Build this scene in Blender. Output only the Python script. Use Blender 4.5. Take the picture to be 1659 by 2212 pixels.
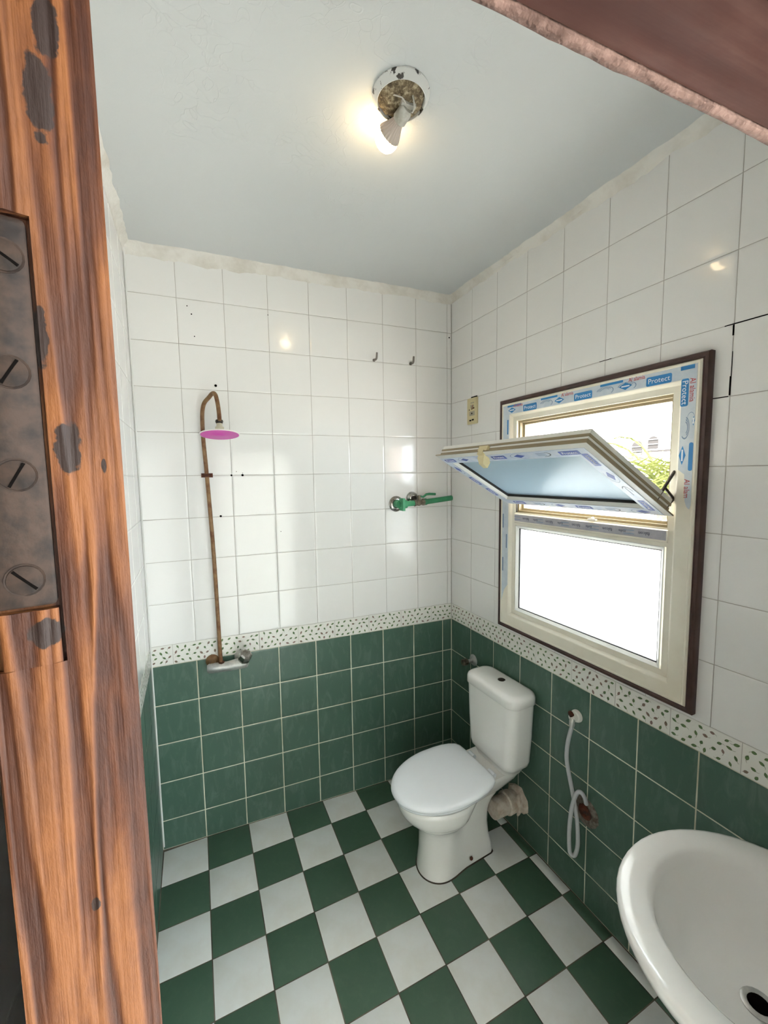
import bpy, bmesh, math, random
from mathutils import Vector, Matrix
random.seed(7)
for o in list(bpy.data.objects): bpy.data.objects.remove(o, do_unlink=True)
sc = bpy.context.scene
COL = sc.collection
R = math.radians

# ---------------------------------------------------------------- camera
CAM = Vector((0.3458, -2.1857, 1.8572))
YAW, PITCH, ROLL = 0.3792, -0.0897, -0.0149
fw = Vector((math.sin(YAW)*math.cos(PITCH), math.cos(YAW)*math.cos(PITCH), math.sin(PITCH)))
rt0 = Vector((math.cos(YAW), -math.sin(YAW), 0)); up0 = rt0.cross(fw)
rt = rt0*math.cos(ROLL) + up0*math.sin(ROLL); up = -rt0*math.sin(ROLL) + up0*math.cos(ROLL)
cd = bpy.data.cameras.new('camera'); cam = bpy.data.objects.new('camera', cd); COL.objects.link(cam)
cam.matrix_world = Matrix(((rt.x, up.x, -fw.x, CAM.x), (rt.y, up.y, -fw.y, CAM.y), (rt.z, up.z, -fw.z, CAM.z), (0, 0, 0, 1)))
cd.sensor_fit = 'HORIZONTAL'; cd.sensor_width = 36; cd.lens = 888.12/1659*36
cd.clip_start = 0.01; cd.clip_end = 200
sc.camera = cam

# ---------------------------------------------------------------- world, sun, exposure
w = bpy.data.worlds.new('world'); sc.world = w; w.use_nodes = True
bg = w.node_tree.nodes['Background']; bg.inputs[0].default_value = (0.84, 0.94, 1.0, 1); bg.inputs[1].default_value = 8.0
sd = bpy.data.lights.new('sun', 'SUN'); sd.energy = 42; sd.angle = R(1.0); sd.color = (1, .99, .97)
sun = bpy.data.objects.new('sun', sd); COL.objects.link(sun)
sun.rotation_euler = Vector((0.75, -0.12, -0.75)).to_track_quat('-Z', 'Y').to_euler()
vs = sc.view_settings; vs.view_transform = 'Standard'; vs.look = 'None'; vs.exposure = 1.06; vs.gamma = 1; vs.use_curve_mapping = False

# ---------------------------------------------------------------- materials
def srgb(r, g, b):
    f = lambda c: (c/255/12.92 if c/255 <= .04045 else ((c/255+.055)/1.055)**2.4)
    return (f(r), f(g), f(b), 1)
MATS = {}
class NT:
    def __init__(s, name):
        m = bpy.data.materials.new(name); m.use_nodes = True; s.m = m; s.t = m.node_tree; s.n = s.t.nodes; s.l = s.t.links
        s.p = s.n['Principled BSDF']; s.out = s.n['Material Output']
    def node(s, typ, **kw):
        x = s.n.new(typ)
        for k, v in kw.items():
            if k.startswith('i_'):
                key = k[2:]; key = int(key) if key.isdigit() else key.replace('_', ' ')
                x.inputs[key].default_value = v
            else: setattr(x, k, v)
        return x
    def link(s, a, b): s.l.new(a, b)
    def coords(s, kind='Object', scale=(1, 1, 1)):
        c = s.node('ShaderNodeTexCoord'); mp = s.node('ShaderNodeMapping'); mp.inputs['Scale'].default_value = scale
        s.link(c.outputs[kind], mp.inputs[0]); return mp.outputs[0]
    def noise(s, vec, scale, detail=3, rough=.5, dist=0):
        x = s.node('ShaderNodeTexNoise'); x.inputs['Scale'].default_value = scale; x.inputs['Detail'].default_value = detail
        x.inputs['Roughness'].default_value = rough; x.inputs['Distortion'].default_value = dist
        s.link(vec, x.inputs['Vector']); return x.outputs['Fac']
    def ramp(s, fac, stops):
        x = s.node('ShaderNodeValToRGB'); e = x.color_ramp.elements
        while len(e) < len(stops): e.new(.5)
        for el, (p, c) in zip(e, stops): el.position = p; el.color = c if len(c) == 4 else (*c, 1)
        s.link(fac, x.inputs[0]); return x.outputs[0]
    def mix(s, fac, a, b):
        x = s.node('ShaderNodeMix', data_type='RGBA')
        for v, k in ((fac, 0), (a, 6), (b, 7)):
            if hasattr(v, 'type') and not isinstance(v, (tuple, float)): s.link(v, x.inputs[k])
            else: x.inputs[k].default_value = v
        return x.outputs[2]
    def bump(s, h, strength=.3, dist=.002):
        x = s.node('ShaderNodeBump'); x.inputs['Strength'].default_value = strength; x.inputs['Distance'].default_value = dist
        s.link(h, x.inputs['Height']); s.link(x.outputs[0], s.p.inputs['Normal'])
    def set(s, **kw):
        for k, v in kw.items(): s.p.inputs[k.replace('_', ' ')].default_value = v
def mat(name, col, rough=.5, metal=0., coat=0., var=None, vscale=8, bump=0, bscale=60, bdist=.001, **kw):
    """plain principled; var = second colour blended in by noise."""
    if name in MATS: return MATS[name]
    t = NT(name); t.set(Base_Color=col, Roughness=rough, Metallic=metal, Coat_Weight=coat, **kw)
    vec = t.coords()
    if var is not None:
        f = t.noise(vec, vscale, 4, .6); f = t.ramp(f, [(.42, (0, 0, 0, 1)), (.66, (1, 1, 1, 1))])
        t.link(t.mix(f, col, var), t.p.inputs['Base Color'])
    if bump: t.bump(t.noise(vec, bscale, 3), bump, bdist)
    MATS[name] = t.m; return t.m

WHITE = srgb(232, 229, 224)
M_white_tile = mat('white_glazed_tile', srgb(235, 234, 231), .16, coat=.3, bump=.04, bscale=9, bdist=.004)
def green_tile_mat(name, base, stain, amount, rough):
    t = NT(name); vec = t.coords('Object', (3, 3, 1.0)); oi = t.node('ShaderNodeObjectInfo')
    ad = t.node('ShaderNodeVectorMath', operation='ADD'); t.link(vec, ad.inputs[0])
    sc_ = t.node('ShaderNodeVectorMath', operation='SCALE'); sc_.inputs[3].default_value = 13.0
    cv = t.node('ShaderNodeCombineXYZ'); t.link(oi.outputs['Random'], cv.inputs[0]); t.link(oi.outputs['Random'], cv.inputs[2])
    t.link(cv.outputs[0], sc_.inputs[0]); t.link(sc_.outputs[0], ad.inputs[1]); v = ad.outputs[0]
    f = t.noise(v, 9, 5, .65, .6); f = t.ramp(f, [(.5, (0, 0, 0, 1)), (.85, (amount,)*3 + (1,))])
    t.link(t.mix(f, base, stain), t.p.inputs['Base Color']); t.set(Roughness=rough)
    t.bump(t.noise(v, 30, 3), .06, .002); return t.m
M_green_tile = green_tile_mat('green_wall_tile', srgb(72, 100, 86), srgb(150, 170, 160), .28, .3)
M_green_floor = green_tile_mat('green_floor_tile', srgb(70, 98, 79), srgb(92, 116, 98), .4, .42)
M_white_floor = mat('white_floor_tile', srgb(228, 230, 228), .38, var=srgb(220, 220, 214), vscale=6, bump=.08, bscale=90)
M_border = mat('border_tile', srgb(228, 227, 220), .3, bump=.12, bscale=120)
M_leafgreen = mat('printed_leaf_green', srgb(98, 124, 74), .4, var=srgb(66, 96, 56), vscale=60)
M_leafpink = mat('printed_leaf_pink', srgb(140, 112, 104), .4, var=srgb(104, 96, 72), vscale=60)
M_stem = mat('printed_stem', srgb(120, 125, 95), .5)
M_grout_w = mat('grout_white_wall', srgb(186, 182, 174), .9, var=srgb(150, 144, 134), vscale=5)
M_grout_g = mat('grout_green_wall', srgb(222, 220, 200), .9, var=srgb(196, 190, 164), vscale=6)
M_grout_f = mat('grout_floor', srgb(112, 104, 92), .9, var=srgb(70, 62, 54), vscale=5)
M_plaster = mat('plaster_band', srgb(228, 225, 218), .85, var=srgb(212, 207, 197), vscale=9, bump=.6, bscale=40, bdist=.006)
M_paint = mat('white_paint', srgb(224, 224, 220), .8, bump=.1, bscale=30)
def ceiling_mat():
    t = NT('ceiling_paint'); vec = t.coords(); t.set(Base_Color=srgb(208, 210, 209), Roughness=.6)
    a = t.noise(vec, 3.5, 6, .62, .3); v = t.node('ShaderNodeTexVoronoi', feature='DISTANCE_TO_EDGE'); v.inputs['Scale'].default_value = 7
    n2 = t.node('ShaderNodeTexNoise'); n2.inputs['Scale'].default_value = 6; t.link(vec, n2.inputs['Vector'])
    mx = t.node('ShaderNodeVectorMath', operation='ADD'); t.link(vec, mx.inputs[0]); t.link(n2.outputs['Color'], mx.inputs[1]); t.link(mx.outputs[0], v.inputs['Vector'])
    cr = t.node('ShaderNodeMapRange'); cr.inputs[1].default_value = 0; cr.inputs[2].default_value = .03; t.link(v.outputs['Distance'], cr.inputs[0])
    msk = t.ramp(t.noise(vec, 2.2, 2), [(.55, (0, 0, 0, 1)), (.62, (1, 1, 1, 1))])
    iv = t.node('ShaderNodeMath', operation='SUBTRACT'); iv.inputs[0].default_value = 1; t.link(cr.outputs[0], iv.inputs[1])
    pm = t.node('ShaderNodeMath', operation='MULTIPLY'); t.link(iv.outputs[0], pm.inputs[0]); t.link(msk, pm.inputs[1])
    ad = t.node('ShaderNodeMath', operation='MULTIPLY_ADD'); ad.inputs[1].default_value = .35; t.link(pm.outputs[0], ad.inputs[0]); t.link(a, ad.inputs[2])
    t.bump(ad.outputs[0], .35, .006); return t.m
M_ceiling = ceiling_mat()
M_porcelain = mat('white_porcelain', srgb(244, 243, 239), .14, coat=.4)
M_seat = mat('white_seat_plastic', srgb(242, 246, 250), .22)
M_chrome = mat('chrome', srgb(190, 190, 188), .22, 1., var=srgb(120, 112, 100), vscale=25)
M_chrome_dull = mat('dull_limescaled_chrome', srgb(176, 178, 176), .42, .7, var=srgb(214, 212, 205), vscale=18, bump=.2, bscale=80)
M_steel_dark = mat('dark_steel', srgb(86, 80, 74), .5, .7, var=srgb(50, 44, 40), vscale=40)
M_rust = mat('rusty_pipe', srgb(142, 112, 78), .55, .35, var=srgb(104, 62, 36), vscale=16, bump=.3, bscale=60)
M_rust_deep = mat('deep_rust', srgb(96, 52, 32), .9, var=srgb(46, 34, 26), vscale=40, bump=.5, bscale=90)
M_black = mat('black_hole', srgb(12, 10, 9), .9, Specular_IOR_Level=0.)
M_rubber = mat('black_gasket', srgb(26, 26, 26), .6)
M_pink = mat('magenta_plastic', srgb(214, 74, 176), .45, bump=.4, bscale=160)
M_white_plastic = mat('white_plastic', srgb(232, 230, 222), .4)
M_green_ppr = mat('green_plastic_pipe', srgb(40, 122, 82), .42, var=srgb(60, 140, 98), vscale=14)
M_green_ppr2 = mat('light_green_fitting', srgb(70, 158, 112), .42)
M_brass = mat('old_nickel', srgb(138, 128, 112), .4, .8, var=srgb(92, 84, 72), vscale=40)
M_cream = mat('cream_upvc', srgb(236, 231, 215), .35, var=srgb(226, 219, 200), vscale=4)
M_white_upvc = mat('white_upvc', srgb(232, 232, 226), .35)
M_brown_upvc = mat('tan_profile_edge', srgb(150, 136, 106), .4)
M_brown = mat('dark_brown_trim', srgb(58, 36, 32), .42, var=srgb(78, 54, 48), vscale=9)
M_film = mat('protective_film', srgb(206, 214, 220), .28, var=srgb(190, 202, 212), vscale=18, bump=.25, bscale=35, bdist=.003)
M_film_b = mat('sash_film', srgb(206, 214, 226), .28, var=srgb(184, 198, 218), vscale=22, bump=.25, bscale=35, bdist=.003)
M_film_g = mat('mullion_film', srgb(178, 176, 182), .3, var=srgb(162, 160, 168), vscale=22)
M_blue = mat('blue_print', srgb(44, 128, 190), .4)
M_navy = mat('navy_print', srgb(66, 88, 168), .4)
M_red = mat('red_print', srgb(186, 66, 66), .4)
M_ink = mat('dark_print', srgb(70, 76, 92), .4)
M_greyblue = mat('greyblue_print', srgb(120, 144, 172), .4)
M_whiteprint = mat('white_print', srgb(236, 240, 244), .4)
M_switch = mat('cream_switch_plastic', srgb(216, 204, 160), .45)
M_reveal = mat('pink_reveal_plaster', srgb(204, 172, 160), .9, bump=.4, bscale=60)
M_facade = mat('sunlit_facade', srgb(238, 234, 226), .9, bump=.3, bscale=8, bdist=.02)
M_niche = mat('dark_opening', srgb(40, 38, 37), .9, Specular_IOR_Level=0.)
M_palm = mat('palm_green', srgb(84, 90, 50), .8, Specular_IOR_Level=0., var=srgb(104, 106, 66), vscale=5)
M_trunk = mat('palm_trunk', srgb(110, 92, 70), .9, bump=.6, bscale=20)
M_ground = mat('street_ground', srgb(176, 172, 166), .95)
M_bulbbody = mat('bulb_body', srgb(206, 190, 178), .5)
M_socket = mat('bulb_socket', srgb(206, 204, 196), .5, var=srgb(170, 165, 150), vscale=30)
M_cloth = mat('pipe_tape', srgb(214, 204, 190), .9, var=srgb(188, 170, 150), vscale=30, bump=.6, bscale=80)
M_hose = mat('grey_hose', srgb(196, 198, 200), .35)

def wool_mat():
    t = NT('crumbled_fixture_lining'); vec = t.coords(); t.set(Roughness=.85)
    c = t.ramp(t.noise(vec, 70, 5, .7, .4), [(.3, srgb(52, 44, 34)), (.5, srgb(120, 104, 78)), (.68, srgb(196, 182, 152))])
    t.link(c, t.p.inputs['Base Color']); t.bump(t.noise(vec, 90, 4), .9, .006); return t.m
M_wool = wool_mat()
def peeled_mat():
    t = NT('peeling_white_chrome'); vec = t.coords(); f = t.ramp(t.noise(vec, 26, 4, .65), [(.535, (0, 0, 0, 1)), (.56, (1, 1, 1, 1))])
    t.link(t.mix(f, srgb(226, 226, 222), srgb(92, 90, 88)), t.p.inputs['Base Color'])
    t.link(f, t.p.inputs['Metallic']); t.set(Roughness=.3); return t.m
M_peeled = peeled_mat()
def frosted(name, col):
    t = NT(name); tr = t.node('ShaderNodeBsdfTranslucent'); tr.inputs[0].default_value = col
    gl = t.node('ShaderNodeBsdfGlossy'); gl.inputs['Roughness'].default_value = .25; gl.inputs[0].default_value = (.9, .9, .9, 1)
    df = t.node('ShaderNodeBsdfDiffuse'); df.inputs[0].default_value = col
    m1 = t.node('ShaderNodeMixShader'); m1.inputs[0].default_value = .08; t.link(tr.outputs[0], m1.inputs[1]); t.link(df.outputs[0], m1.inputs[2])
    fr = t.node('ShaderNodeFresnel'); fr.inputs[0].default_value = 1.45
    m2 = t.node('ShaderNodeMixShader'); t.link(fr.outputs[0], m2.inputs[0]); t.link(m1.outputs[0], m2.inputs[1]); t.link(gl.outputs[0], m2.inputs[2])
    t.link(m2.outputs[0], t.out.inputs[0]); return t.m
M_frost = frosted('frosted_glass', (.95, .97, .98, 1))
M_frost_blue = frosted('pale_blue_frosted_glass', (.36, .43, .47, 1))
def emis(name, col, st):
    t = NT(name); t.set(Base_Color=col, Emission_Color=col, Emission_Strength=st); return t.m
M_glow = emis('glowing_bulb_globe', (1, .74, .40, 1), 16)

def wood_mat(name, cols, period=.007, blotches=(), rough=.5, bumpd=.0015, axis=2, lines=.5):
    """grain runs along the given object axis; blotches: (x, z, rx, rz) dark patches in object space."""
    t = NT(name); c = t.node('ShaderNodeTexCoord'); vec = c.outputs['Object']
    def stretched(k):
        mp = t.node('ShaderNodeMapping'); sc_ = [1, 1, 1]; sc_[axis] = k; mp.inputs['Scale'].default_value = sc_; t.link(vec, mp.inputs[0]); return mp.outputs[0]
    g1 = t.noise(stretched(.045), 1/period*.55, 2, .45, .7)          # broad growth bands
    g2 = t.noise(stretched(.02), 1/period*4, 3, .6)                  # fine fibre
    g3 = t.noise(stretched(.35), 1/period*1.5, 4, .6)                # cross wear
    sn = t.node('ShaderNodeMath', operation='MULTIPLY'); sn.inputs[1].default_value = 26; t.link(g1, sn.inputs[0])
    si = t.node('ShaderNodeMath', operation='SINE'); t.link(sn.outputs[0], si.inputs[0])
    a1 = t.node('ShaderNodeMath', operation='MULTIPLY_ADD'); a1.inputs[1].default_value = .24*lines*2; a1.inputs[2].default_value = .2; t.link(si.outputs[0], a1.inputs[0])
    a2 = t.node('ShaderNodeMath', operation='MULTIPLY_ADD'); a2.inputs[1].default_value = .3; t.link(g2, a2.inputs[0]); t.link(a1.outputs[0], a2.inputs[2])
    ad = t.node('ShaderNodeMath', operation='MULTIPLY_ADD'); ad.inputs[1].default_value = .42; t.link(g3, ad.inputs[0]); t.link(a2.outputs[0], ad.inputs[2])
    col = t.ramp(ad.outputs[0], [(.3, cols[0]), (.55, cols[1]), (.82, cols[2])])
    big = t.noise(stretched(.4), 22, 3); bm_ = t.ramp(big, [(.45, (0, 0, 0, 1)), (.65, (.6, .6, .6, 1))])
    col = t.mix(bm_, col, cols[3])
    if blotches:
        sx = t.node('ShaderNodeSeparateXYZ'); nz = t.node('ShaderNodeTexNoise'); nz.inputs['Scale'].default_value = 260; nz.inputs['Detail'].default_value = 3; t.link(vec, nz.inputs['Vector'])
        t.link(vec, sx.inputs[0]); acc = None
        for bx_, bz_, rx, rz in blotches:
            terms = []
            for ax, cc, rr in ((0, bx_, rx), (2, bz_, rz)):
                a = t.node('ShaderNodeMath', operation='SUBTRACT'); t.link(sx.outputs[ax], a.inputs[0]); a.inputs[1].default_value = cc
                b = t.node('ShaderNodeMath', operation='DIVIDE'); t.link(a.outputs[0], b.inputs[0]); b.inputs[1].default_value = rr
                p = t.node('ShaderNodeMath', operation='MULTIPLY'); t.link(b.outputs[0], p.inputs[0]); t.link(b.outputs[0], p.inputs[1]); terms.append(p)
            s_ = t.node('ShaderNodeMath', operation='ADD'); t.link(terms[0].outputs[0], s_.inputs[0]); t.link(terms[1].outputs[0], s_.inputs[1])
            q = t.node('ShaderNodeMath', operation='MULTIPLY_ADD'); q.inputs[1].default_value = 1.8; t.link(nz.outputs['Fac'], q.inputs[0]); t.link(s_.outputs[0], q.inputs[2])
            k = t.node('ShaderNodeMapRange'); k.inputs[1].default_value = 1.75; k.inputs[2].default_value = 1.55; t.link(q.outputs[0], k.inputs[0])
            if acc is None: acc = k.outputs[0]
            else:
                mx = t.node('ShaderNodeMath', operation='MAXIMUM'); t.link(acc, mx.inputs[0]); t.link(k.outputs[0], mx.inputs[1]); acc = mx.outputs[0]
        col = t.mix(acc, col, srgb(34, 23, 19))
    t.link(col, t.p.inputs['Base Color']); t.set(Roughness=rough, Specular_IOR_Level=.22)
    t.bump(ad.outputs[0], 1.0, bumpd); return t.m

# ---------------------------------------------------------------- mesh building
class MB:
    def __init__(s, off=(0, 0, 0)): s.bm = bmesh.new(); s.off = Vector(off); s.mi = 0
    def v(s, p): return s.bm.verts.new(Vector(p) - s.off)
    def face(s, vs):
        try: f = s.bm.faces.new(vs); f.material_index = s.mi; return f
        except ValueError: return None
    def box(s, x0, x1, y0, y1, z0, z1):
        P = [s.v((x, y, z)) for z in (z0, z1) for y in (y0, y1) for x in (x0, x1)]
        for q in ((0, 2, 3, 1), (4, 5, 7, 6), (0, 1, 5, 4), (2, 6, 7, 3), (0, 4, 6, 2), (1, 3, 7, 5)): s.face([P[i] for i in q])
        return s
    def loft(s, rings, cap0=True, cap1=True, closed=True):
        L = [[s.v(p) for p in r] for r in rings]; n = len(L[0])
        for a, b in zip(L, L[1:]):
            for i in range(n if closed else n-1):
                j = (i+1) % n; s.face((a[i], a[j], b[j], b[i]))
        if cap0: s.face(L[0][::-1])
        if cap1: s.face(L[-1])
        return s
    def tube(s, path, r, seg=12, cap=True, sm=0):
        P = [Vector(p) for p in path]
        if sm:
            if isinstance(r, (list, tuple)):
                r = [r[i] + (r[i+1]-r[i])*k/sm for i in range(len(P)-1) for k in range(sm)] + [r[-1]]
            P = catmull(P, sm)
        rings = []; prev = None
        for i, p in enumerate(P):
            d = (P[min(i+1, len(P)-1)] - P[max(i-1, 0)]).normalized()
            if prev is None: a = d.orthogonal().normalized()
            else: a = (prev - d*prev.dot(d)).normalized()
            prev = a; b = d.cross(a); rr = r[i] if isinstance(r, (list, tuple)) else r
            rings.append([p + (a*math.cos(t) + b*math.sin(t))*rr for t in [2*math.pi*k/seg for k in range(seg)]])
        return s.loft(rings, cap, cap)
    def lathe(s, prof, p0, axis, seg=24, cap0=True, cap1=True):
        ax = Vector(axis).normalized(); a = ax.orthogonal().normalized(); b = ax.cross(a); p0 = Vector(p0)
        rings = [[p0 + ax*h + (a*math.cos(t) + b*math.sin(t))*max(r, 1e-5) for t in [2*math.pi*k/seg for k in range(seg)]] for r, h in prof]
        return s.loft(rings, cap0, cap1)
    def prism(s, poly, f0, f1):
        """poly: list of 2D; f0,f1 map 2D -> 3D for back and front"""
        return s.loft([[f0(*p) for p in poly], [f1(*p) for p in poly]])
    def sweep_rect(s, x0, x1, z0, z1, prof):
        rings = [[(x0+d, y, z0+d), (x1-d, y, z0+d), (x1-d, y, z1-d), (x0+d, y, z1-d)] for d, y in prof]
        return s.loft(rings, False, False)
    def data(s, name, mats, ang=40):
        bmesh.ops.recalc_face_normals(s.bm, faces=s.bm.faces)
        me = bpy.data.meshes.new(name); s.bm.to_mesh(me); s.bm.free()
        for m in (mats if isinstance(mats, (list, tuple)) else [mats]): me.materials.append(m)
        if ang:
            me.polygons.foreach_set('use_smooth', [True]*len(me.polygons)); me.set_sharp_from_angle(angle=R(ang))
        return me
    def build(s, name, mats, parent=None, ang=40, label=None):
        return obj(name, s.data(name, mats, ang), parent, label)
def catmull(P, n):
    out = []
    for i in range(len(P)-1):
        p0, p1, p2, p3 = P[max(i-1, 0)], P[i], P[i+1], P[min(i+2, len(P)-1)]
        for k in range(n):
            t = k/n; out.append(.5*((2*p1) + (p2-p0)*t + (2*p0-5*p1+4*p2-p3)*t*t + (3*p1-p0-3*p2+p3)*t**3))
    out.append(P[-1]); return out
def obj(name, me, parent=None, label=None):
    o = bpy.data.objects.new(name, me); COL.objects.link(o)
    if parent is not None: o.parent = parent
    if label: o['label'] = label
    return o
def tag(o, label=None, cat=None, group=None, kind=None):
    for k, v in (('label', label), ('category', cat), ('group', group), ('kind', kind)):
        if v: o[k] = v
    return o
def empty(name, loc=(0, 0, 0), rz=0, **kw):
    o = bpy.data.objects.new(name, None); COL.objects.link(o); o.location = loc; o.rotation_euler = (0, 0, rz); o.empty_display_size = .05
    return tag(o, **kw)
def rrect(cx, cy, hw, hd, r, z, n=6):
    r = min(r, hw*.999, hd*.999); P = []
    for sx, sy, a0 in ((1, 1, 0), (-1, 1, 90), (-1, -1, 180), (1, -1, 270)):
        for k in range(n+1):
            a = R(a0 + 90*k/n); P.append((cx + sx*(hw-r) + r*math.cos(a), cy + sy*(hd-r) + r*math.sin(a), z))
    return P
_tc = {}
def text_data(body, size, m, depth=.0003):
    key = (body, round(size, 5), m.name)
    if key in _tc: return _tc[key]
    cu = bpy.data.curves.new('t', 'FONT'); cu.body = body; cu.size = size; cu.align_x = 'CENTER'; cu.align_y = 'CENTER'; cu.extrude = depth; cu.resolution_u = 2
    o = bpy.data.objects.new('t', cu); COL.objects.link(o); bpy.context.view_layer.update()
    me = bpy.data.meshes.new_from_object(o.evaluated_get(bpy.context.evaluated_depsgraph_get()))
    bpy.data.objects.remove(o); me.materials.clear(); me.materials.append(m); me.name = 'lettering'; _tc[key] = me; return me

# ---------------------------------------------------------------- room frame
S = 0.05944; W = 1.6628; SN = math.hypot(1, S); CEIL = 2.893; YF = -2.03
G = 0.9513; BH = 0.0985; TW = 0.2045      # green height, border height, white pitch
ANG_R = math.atan2(-1, S)                 # local +x of the right wall runs from the back corner to the camera; local +y points outward
def RW(t, o, z): return Vector((W + (t*S - o)/SN, (-t - o*S)/SN, z))
HOLE = (0.47, 1.368, 1.082, 2.203)        # window hole in the right wall (t0,t1,z0,z1)

# ---------------------------------------------------------------- tiles
_tiles = {}
def tile_data(wd, hd, m, ins=.007, dep=.001, key=''):
    k = (round(wd, 4), round(hd, 4), m.name, key)
    if k in _tiles: return _tiles[k]
    b = MB(); hw, hh = wd/2, hd/2; ins = min(ins, hw*.45, hh*.45)
    q = lambda i, y: [(-hw+i, y, -hh+i), (hw-i, y, -hh+i), (hw-i, y, hh-i), (-hw+i, y, hh-i)]
    b.loft([q(0, .003), q(0, dep), q(ins*.4, dep*.36), q(ins, 0)], False, True)
    me = b.data('tile', m, 0); _tiles[k] = me; return me
def wall_tile(parent, x0, x1, z0, z1, m, gap, name='tile', ins=.007, tilt=.0016):
    me = tile_data(x1-x0-gap, z1-z0-gap, m, ins)
    o = obj(name, me, parent); o.location = ((x0+x1)/2, 0, (z0+z1)/2)
    o.rotation_euler = (random.uniform(-tilt, tilt), random.uniform(-.0008, .0008), random.uniform(-tilt, tilt)); return o
def l_tile(parent, poly, m, gap):
    cx = sum(p[0] for p in poly)/len(poly); cz = sum(p[1] for p in poly)/len(poly)
    b = MB((cx, 0, cz)); b.prism(poly, lambda x, z: (x, .003, z), lambda x, z: (x, 0, z)); o = b.build('tile', m, parent); o.location = (cx, 0, cz)
def leaf_pattern(w_, h_, seed):
    rng = random.Random(seed); b = MB(); nx, nz = max(1, round(w_/.034)), 4
    for i in range(nx):
        for j in range(nz):
            x = -w_/2 + (i+.5 + (.25 if j % 2 else -.25))*w_/nx + rng.uniform(-.005, .005); z = -h_/2 + (j+.5)*h_/nz + rng.uniform(-.004, .004)
            if abs(x) > w_/2-.011 or abs(z) > h_/2-.008: x = max(-w_/2+.011, min(w_/2-.011, x)); z = max(-h_/2+.008, min(h_/2-.008, z))
            a = rng.choice((40, 75, 200, 15, 160, 115)) + rng.uniform(-20, 20); ca, sa = math.cos(R(a)), math.sin(R(a))
            L, H = rng.uniform(.0072, .0098), rng.uniform(.004, .0054); b.mi = 1 if rng.random() < .28 else 0
            T = lambda u, v: (x + u*ca - v*sa, -.0004, z + u*sa + v*ca)
            b.face([b.v(T(*p)) for p in ((L, 0), (L*.45, H*.8), (-L*.1, H), (-L*.7, H*.6), (-L*.9, 0), (-L*.7, -H*.6), (-L*.1, -H), (L*.45, -H*.8))])
            b.mi = 2; c = rng.choice((-1, 1)); e = .0006
            pts = [(-L*.85, 0), (-L*1.25, c*.001), (-L*1.6, c*.003), (-L*1.75, c*.0055)]
            for (u0, v0), (u1, v1) in zip(pts, pts[1:]):
                q = [T(u0, v0-e), T(u1, v1-e), T(u1, v1+e), T(u0, v0+e)]
                if all(abs(k[0]) < w_/2-.001 and abs(k[2]) < h_/2-.001 for k in q): b.face([b.v(k) for k in q])
    return b.data('leaf_print', [M_leafgreen, M_leafpink, M_stem], 0)
_lp = {}
def border_tile(parent, x0, x1, seed):
    o = wall_tile(parent, x0, x1, G, G+BH, M_border, .0015, 'border_tile', .003, .0008)
    k = (round(x1-x0, 3), seed % 4)
    if k not in _lp: _lp[k] = leaf_pattern(x1-x0-.004, BH-.004, int(k[0]*1000)+k[1])
    obj('leaf_print', _lp[k], o)
def cuts(start, pitch, a, b):
    """joint positions between a and b"""
    out = [a]; x = start
    while x <= a + .004: x += pitch
    while x < b - .004: out.append(x); x += pitch
    return out + [b]
def tile_wall(parent, xa, xb, gx, wx, bx, hole=None, g=.0022, tl=.0016):
    gz = [0] + [G - .2*k for k in (4, 3, 2, 1, 0)]
    for x0, x1 in zip(gx, gx[1:]):
        for z0, z1 in zip(gz, gz[1:]): wall_tile(parent, x0, x1, z0, z1, M_green_tile, .0050, tilt=tl)
    for i, (x0, x1) in enumerate(zip(bx, bx[1:])): border_tile(parent, x0, x1, i)
    wz = cuts(G+BH, TW, G+BH, CEIL-.004)
    for x0, x1 in zip(wx, wx[1:]):
        for z0, z1 in zip(wz, wz[1:]):
            if hole and x0 < hole[1] and x1 > hole[0] and z0 < hole[3] and z1 > hole[2]:
                a, b_, c, d = x0+g/2, x1-g/2, z0+g/2, z1-g/2; h0, h1, h2, h3 = hole
                L, Rr, B, T = h0 > a+.004, h1 < b_-.004, h2 > c+.004, h3 < d-.004
                n = sum((L, Rr, B, T))
                if n == 0: continue
                if n == 1:
                    if L: wall_tile(parent, x0, h0, z0, z1, M_white_tile, g)
                    if Rr: wall_tile(parent, h1, x1, z0, z1, M_white_tile, g)
                    if B: wall_tile(parent, x0, x1, z0, h2, M_white_tile, g)
                    if T: wall_tile(parent, x0, x1, h3, z1, M_white_tile, g)
                else:
                    hx = h0 if L else h1; hz = h2 if B else h3
                    fx = a if L else b_; ox = b_ if L else a; fz = c if B else d; oz = d if B else c
                    l_tile(parent, [(fx, fz), (ox, fz), (ox, hz), (hx, hz), (hx, oz), (fx, oz)], M_white_tile, g)
            else: wall_tile(parent, x0, x1, z0, z1, M_white_tile, g, tilt=tl)
def wall_backing(name, loc, rz, boxes, extra=None, label=None):
    b = MB()
    for q in boxes: b.mi = q[6] if len(q) > 6 else 0; b.box(*q[:6])
    o = b.build(name, [M_grout_w, M_grout_g, M_reveal, M_paint], None, 0); o.location = loc; o.rotation_euler = (0, 0, rz)
    return tag(o, label=label, kind='structure')
REC = .0016                                # joint recess behind tile face
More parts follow.
